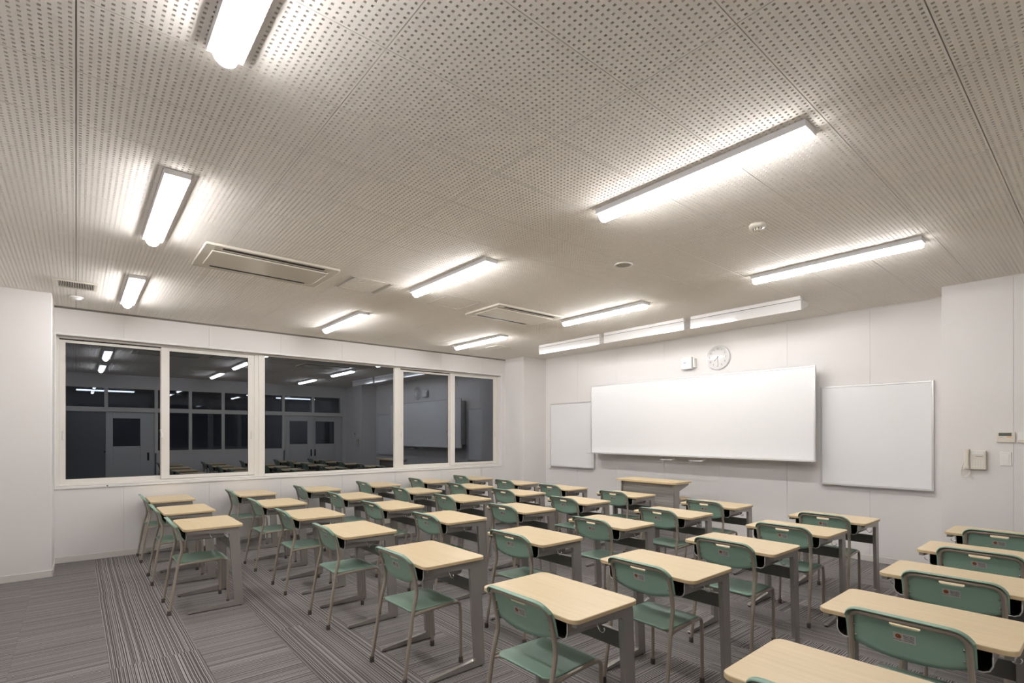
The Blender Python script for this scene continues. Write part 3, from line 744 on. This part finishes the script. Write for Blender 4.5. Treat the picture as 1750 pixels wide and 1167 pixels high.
def zc_(z): return z if z < .53 else .53 + (z - .53) * .905
def make_chair():
    r = obj('school_chair', None)
    # bent tube: both rear legs and back hoop in one piece
    half = [(.212, -.287, .004), (.207, -.256, .20), (.202, -.224, .40), (.198, -.202, .49), (.196, -.196, .535), (.195, -.204, .60), (.193, -.221, .68), (.190, -.234, .715), (.177, -.247, .743), (.150, -.255, .7545), (.10, -.259, .756)]
    half = [(x, y, zc_(z)) for x, y, z in half]
    path = half + [(0, -.261, zc_(.756))] + [(-x, y, z) for x, y, z in half[::-1]]
    MB().tube(path, .0112, 12, smooth=3).build('back_hoop', 'tube', r)
    for s_ in (-1, 1):
        MB().tube([(s_ * .203, -.226, .392), (s_ * .192, -.16, .397), (s_ * .182, -.05, .397), (s_ * .174, .085, .397), (s_ * .171, .128, .388), (s_ * .170, .144, .358), (s_ * .171, .146, .25), (s_ * .172, .147, .004)], .0105, 10, smooth=3).build('front_leg', 'tube', r)
    MB().tube([(-.200, -.222, .386), (-.17, -.198, .391), (-.10, -.186, .393), (.10, -.186, .393), (.17, -.198, .391), (.200, -.222, .386)], .0085, 8, smooth=3).build('rear_crossbar', 'tube', r)
    for x, y in ((.2125, -.288), (-.2125, -.288), (.172, .147), (-.172, .147)):
        MB().lathe([(.0135, 0), (.0145, .003), (.0145, .034), (.0125, .036)], (x, y + (.003 if y < 0 else 0), 0), n=12).build('foot_cap', 'cap', r)
    # backrest shell with grip slot
    zt = .780; R = .066; W = .2125
    def yprof(z):   # follows the hoop, just in front of it
        pts = [(.55, -.185), (.60, -.190), (.68, -.207), (.715, -.220), (.743, -.234), (.756, -.245), (.778, -.258)]
        for (a, ya), (b, yb) in zip(pts, pts[1:]):
            if z <= b: return ya + (yb - ya) * (z - a) / (b - a)
        return pts[-1][1]
    def hw(z):
        if z <= zt - R: return W
        q = min(R, z - (zt - R)); return W - (R - math.sqrt(max(0, R * R - q * q)))
    ss = [-1, -.96, -.88, -.76, -.62, -.48, -.36, -.245, -.205, -.1, 0, .1, .205, .245, .36, .48, .62, .76, .88, .96, 1]
    vv = [0, .12, .25, .4, .55, .68, .735, .845, .885, .92, .95, .975, .99, 1.0]
    H0, H1 = 6, 7                                   # slot rows
    def pt(i, j, lay):
        s_, v = ss[i], vv[j]
        zb = .566 + .046 * abs(s_) ** 2.4
        z = zb + (zt - zb) * v
        if j in (H0, H1) and abs(s_) > .24 and abs(s_) < .25: z += (.006 if j == H0 else -.006)
        x = s_ * hw(z)
        y = yprof(z) - .010 * (1 - s_ * s_) * (1 if v < .8 else max(0, (1 - v) / .2)) 
        return (x, y - .007 - (.004 * max(0, (v - .95) / .05) if lay == 0 else 0) + (0 if lay == 0 else .0055), zc_(z))
    ni, nj = len(ss), len(vv)
    vs = [pt(i, j, l) for l in (0, 1) for i in range(ni) for j in range(nj)]
    def id_(i, j, l): return l * ni * nj + i * nj + j
    fs = []
    hole = lambda i, j: j == H0 and ss[i] > -.25 and ss[i + 1] < .25
    for i in range(ni - 1):
        for j in range(nj - 1):
            if hole(i, j): continue
            fs.append((id_(i, j, 0), id_(i + 1, j, 0), id_(i + 1, j + 1, 0), id_(i, j + 1, 0)))
            fs.append((id_(i, j, 1), id_(i, j + 1, 1), id_(i + 1, j + 1, 1), id_(i + 1, j, 1)))
    for i in range(ni - 1):
        for j in (0, nj - 1): fs.append((id_(i, j, 0), id_(i + 1, j, 0), id_(i + 1, j, 1), id_(i, j, 1)))
    for j in range(nj - 1):
        for i in (0, ni - 1): fs.append((id_(i, j, 0), id_(i, j + 1, 0), id_(i, j + 1, 1), id_(i, j, 1)))
    h = [i for i in range(ni - 1) if hole(i, H0)]
    for i in h:
        for j in (H0, H1): fs.append((id_(i, j, 0), id_(i + 1, j, 0), id_(i + 1, j, 1), id_(i, j, 1)))
    for i in (h[0], h[-1] + 1): fs.append((id_(i, H0, 0), id_(i, H1, 0), id_(i, H1, 1), id_(i, H0, 1)))
    bk = MB().add(vs, fs, True)
    # rolled lip over the hoop, along the upper outline
    B = [pt(0, j, 0) for j in range(5, nj)] + [pt(i, nj - 1, 0) for i in range(1, ni)] + [pt(ni - 1, j, 0) for j in range(nj - 2, 4, -1)]
    q = []
    for x, y, z in B:
        kx, kz = (x * .018, .003 if z > .70 else 0)
        q += [(x, y + .004, z), (x - kx * .15, y - .010, z - kz * .2), (x - kx, y - .019, z - kz), (x - kx * 1.6, y - .017, z - kz * 1.7), (x - kx, y + .001, z - kz)]
    bk.add(q, [(k * 5 + a_, k * 5 + a_ + 1, k * 5 + 5 + a_ + 1, k * 5 + 5 + a_) for k in range(len(B) - 1) for a_ in range(4)], True)
    bk = bk.build('backrest', 'green', r)
    for s_ in (-1, 1):
        for z in (.684, .634):
            MB().lathe([(.0055, 0), (.0055, -.006), (.003, -.0085)], (s_ * .178, yprof(z) - .0085, zc_(z)), 'y', 10).build('bolt', 'chrome', bk)
    zc = .674; st = MB().box(-.037, .037, -.0005, .0005, -.020, .020).build('sticker', 'sticker', bk, loc=(-.004, yprof(zc) - .0184, zc_(zc)))
    st.rotation_euler = (math.atan2(.0235, .08) , 0, 0)
    # seat
    us = [-1, -.97, -.9, -.78, -.6, -.4, -.2, 0, .2, .4, .6, .78, .9, .97, 1]
    ys = [-.226, -.222, -.212, -.19, -.15, -.10, -.05, 0, .03, .045, .06, .09, .115, .132, .145, .152, .155]
    def sp(i, j, lay):
        u, y = us[i], ys[j]
        w_ = .182 - .012 * (y + .22) / .37
        e = 0
        if y < -.19: e = .035 * ((-.19 - y) / .036) ** 2
        if y > .115: e = .02 * ((y - .115) / .04) ** 2
        x = u * (w_ - e)
        z = .417
        inner = max(0, 1 - abs(u) ** 6)
        if -.2 < y < .04: z -= .012 * inner * math.sin(math.pi * min(1, (y + .2) / .24) ) ** .6
        if y <= -.212: z -= .002
        if y > .06: z -= .030 * ((y - .06) / .095) ** 2.2
        z -= .004 * abs(u) ** 10
        return (x, y, z - (0 if lay == 0 else .009))
    ni, nj = len(us), len(ys)
    vs = [sp(i, j, l) for l in (0, 1) for i in range(ni) for j in range(nj)]; fs = []
    for i in range(ni - 1):
        for j in range(nj - 1):
            a = lambda l, p, q: l * ni * nj + p * nj + q
            fs.append((a(0, i, j), a(0, i + 1, j), a(0, i + 1, j + 1), a(0, i, j + 1))); fs.append((a(1, i, j), a(1, i, j + 1), a(1, i + 1, j + 1), a(1, i + 1, j)))
    for i in range(ni - 1):
        for j in (0, nj - 1): fs.append((i * nj + j, (i + 1) * nj + j, ni * nj + (i + 1) * nj + j, ni * nj + i * nj + j))
    for j in range(nj - 1):
        for i in (0, ni - 1): fs.append((i * nj + j, i * nj + j + 1, ni * nj + i * nj + j + 1, ni * nj + i * nj + j))
    MB().add(vs, fs, True).build('seat', 'green', r)
    return r

DESKS = {1: [(-7.44, .87), (-6.29, .87), (-5.21, .885)],
 2: [(-7.41, 1.79), (-6.21, 1.77), (-5.15, 1.77), (-4.07, 1.76), (-2.93, 1.77), (-1.78, 1.80), (-.52, 1.83)],
 3: [(-7.37, 2.64), (-6.24, 2.69), (-5.16, 2.66), (-4.09, 2.69), (-2.92, 2.70), (-1.77, 2.70), (-.55, 2.77)],
 4: [(-7.39, 3.58), (-6.28, 3.60), (-5.19, 3.60), (-4.09, 3.59), (-2.93, 3.64), (-1.75, 3.64), (-.55, 3.67)],
 5: [(-7.41, 4.49), (-6.28, 4.51), (-5.20, 4.52), (-4.12, 4.52), (-2.88, 4.55), (-1.74, 4.57), (-.56, 4.55)],
 6: [(-7.39, 5.37), (-6.26, 5.41), (-5.25, 5.42), (-4.14, 5.45), (-2.90, 5.45), (-1.73, 5.42), (-.57, 5.49)]}
ORD = ['first', 'second', 'third', 'fourth', 'fifth', 'sixth', 'seventh']
ROW = {1: 'rearmost row', 2: 'second row from the back', 3: 'third row from the back', 4: 'third row from the front', 5: 'second row from the front', 6: 'front row'}
desk0, chair0 = make_desk(), make_chair(); first = True
rnd = random.Random(3)
for row, ds in DESKS.items():
    for c, (x, y) in enumerate(ds):
        ra = math.radians(rnd.uniform(-.5, .5)); rb = math.radians(rnd.uniform(-1.2, 1.2)); ox, oy = rnd.uniform(-.008, .008), rnd.uniform(-.022, -.016)
        if first: d, ch = desk0, chair0; d.location = (x, y, 0); ch.location = (x + ox, y + oy, 0); first = False
        else: d, ch = dup(desk0, (x, y, 0), ra), dup(chair0, (x + ox, y + oy, 0), rb)
        tag(d, 'maple-topped school desk, %s from the windows in the %s' % (ORD[c], ROW[row]), 'desk', 'pupil desks in rows')
        tag(ch, 'green school chair at the %s desk from the windows, %s' % (ORD[c], ROW[row]), 'chair', 'green school chairs at the desks')
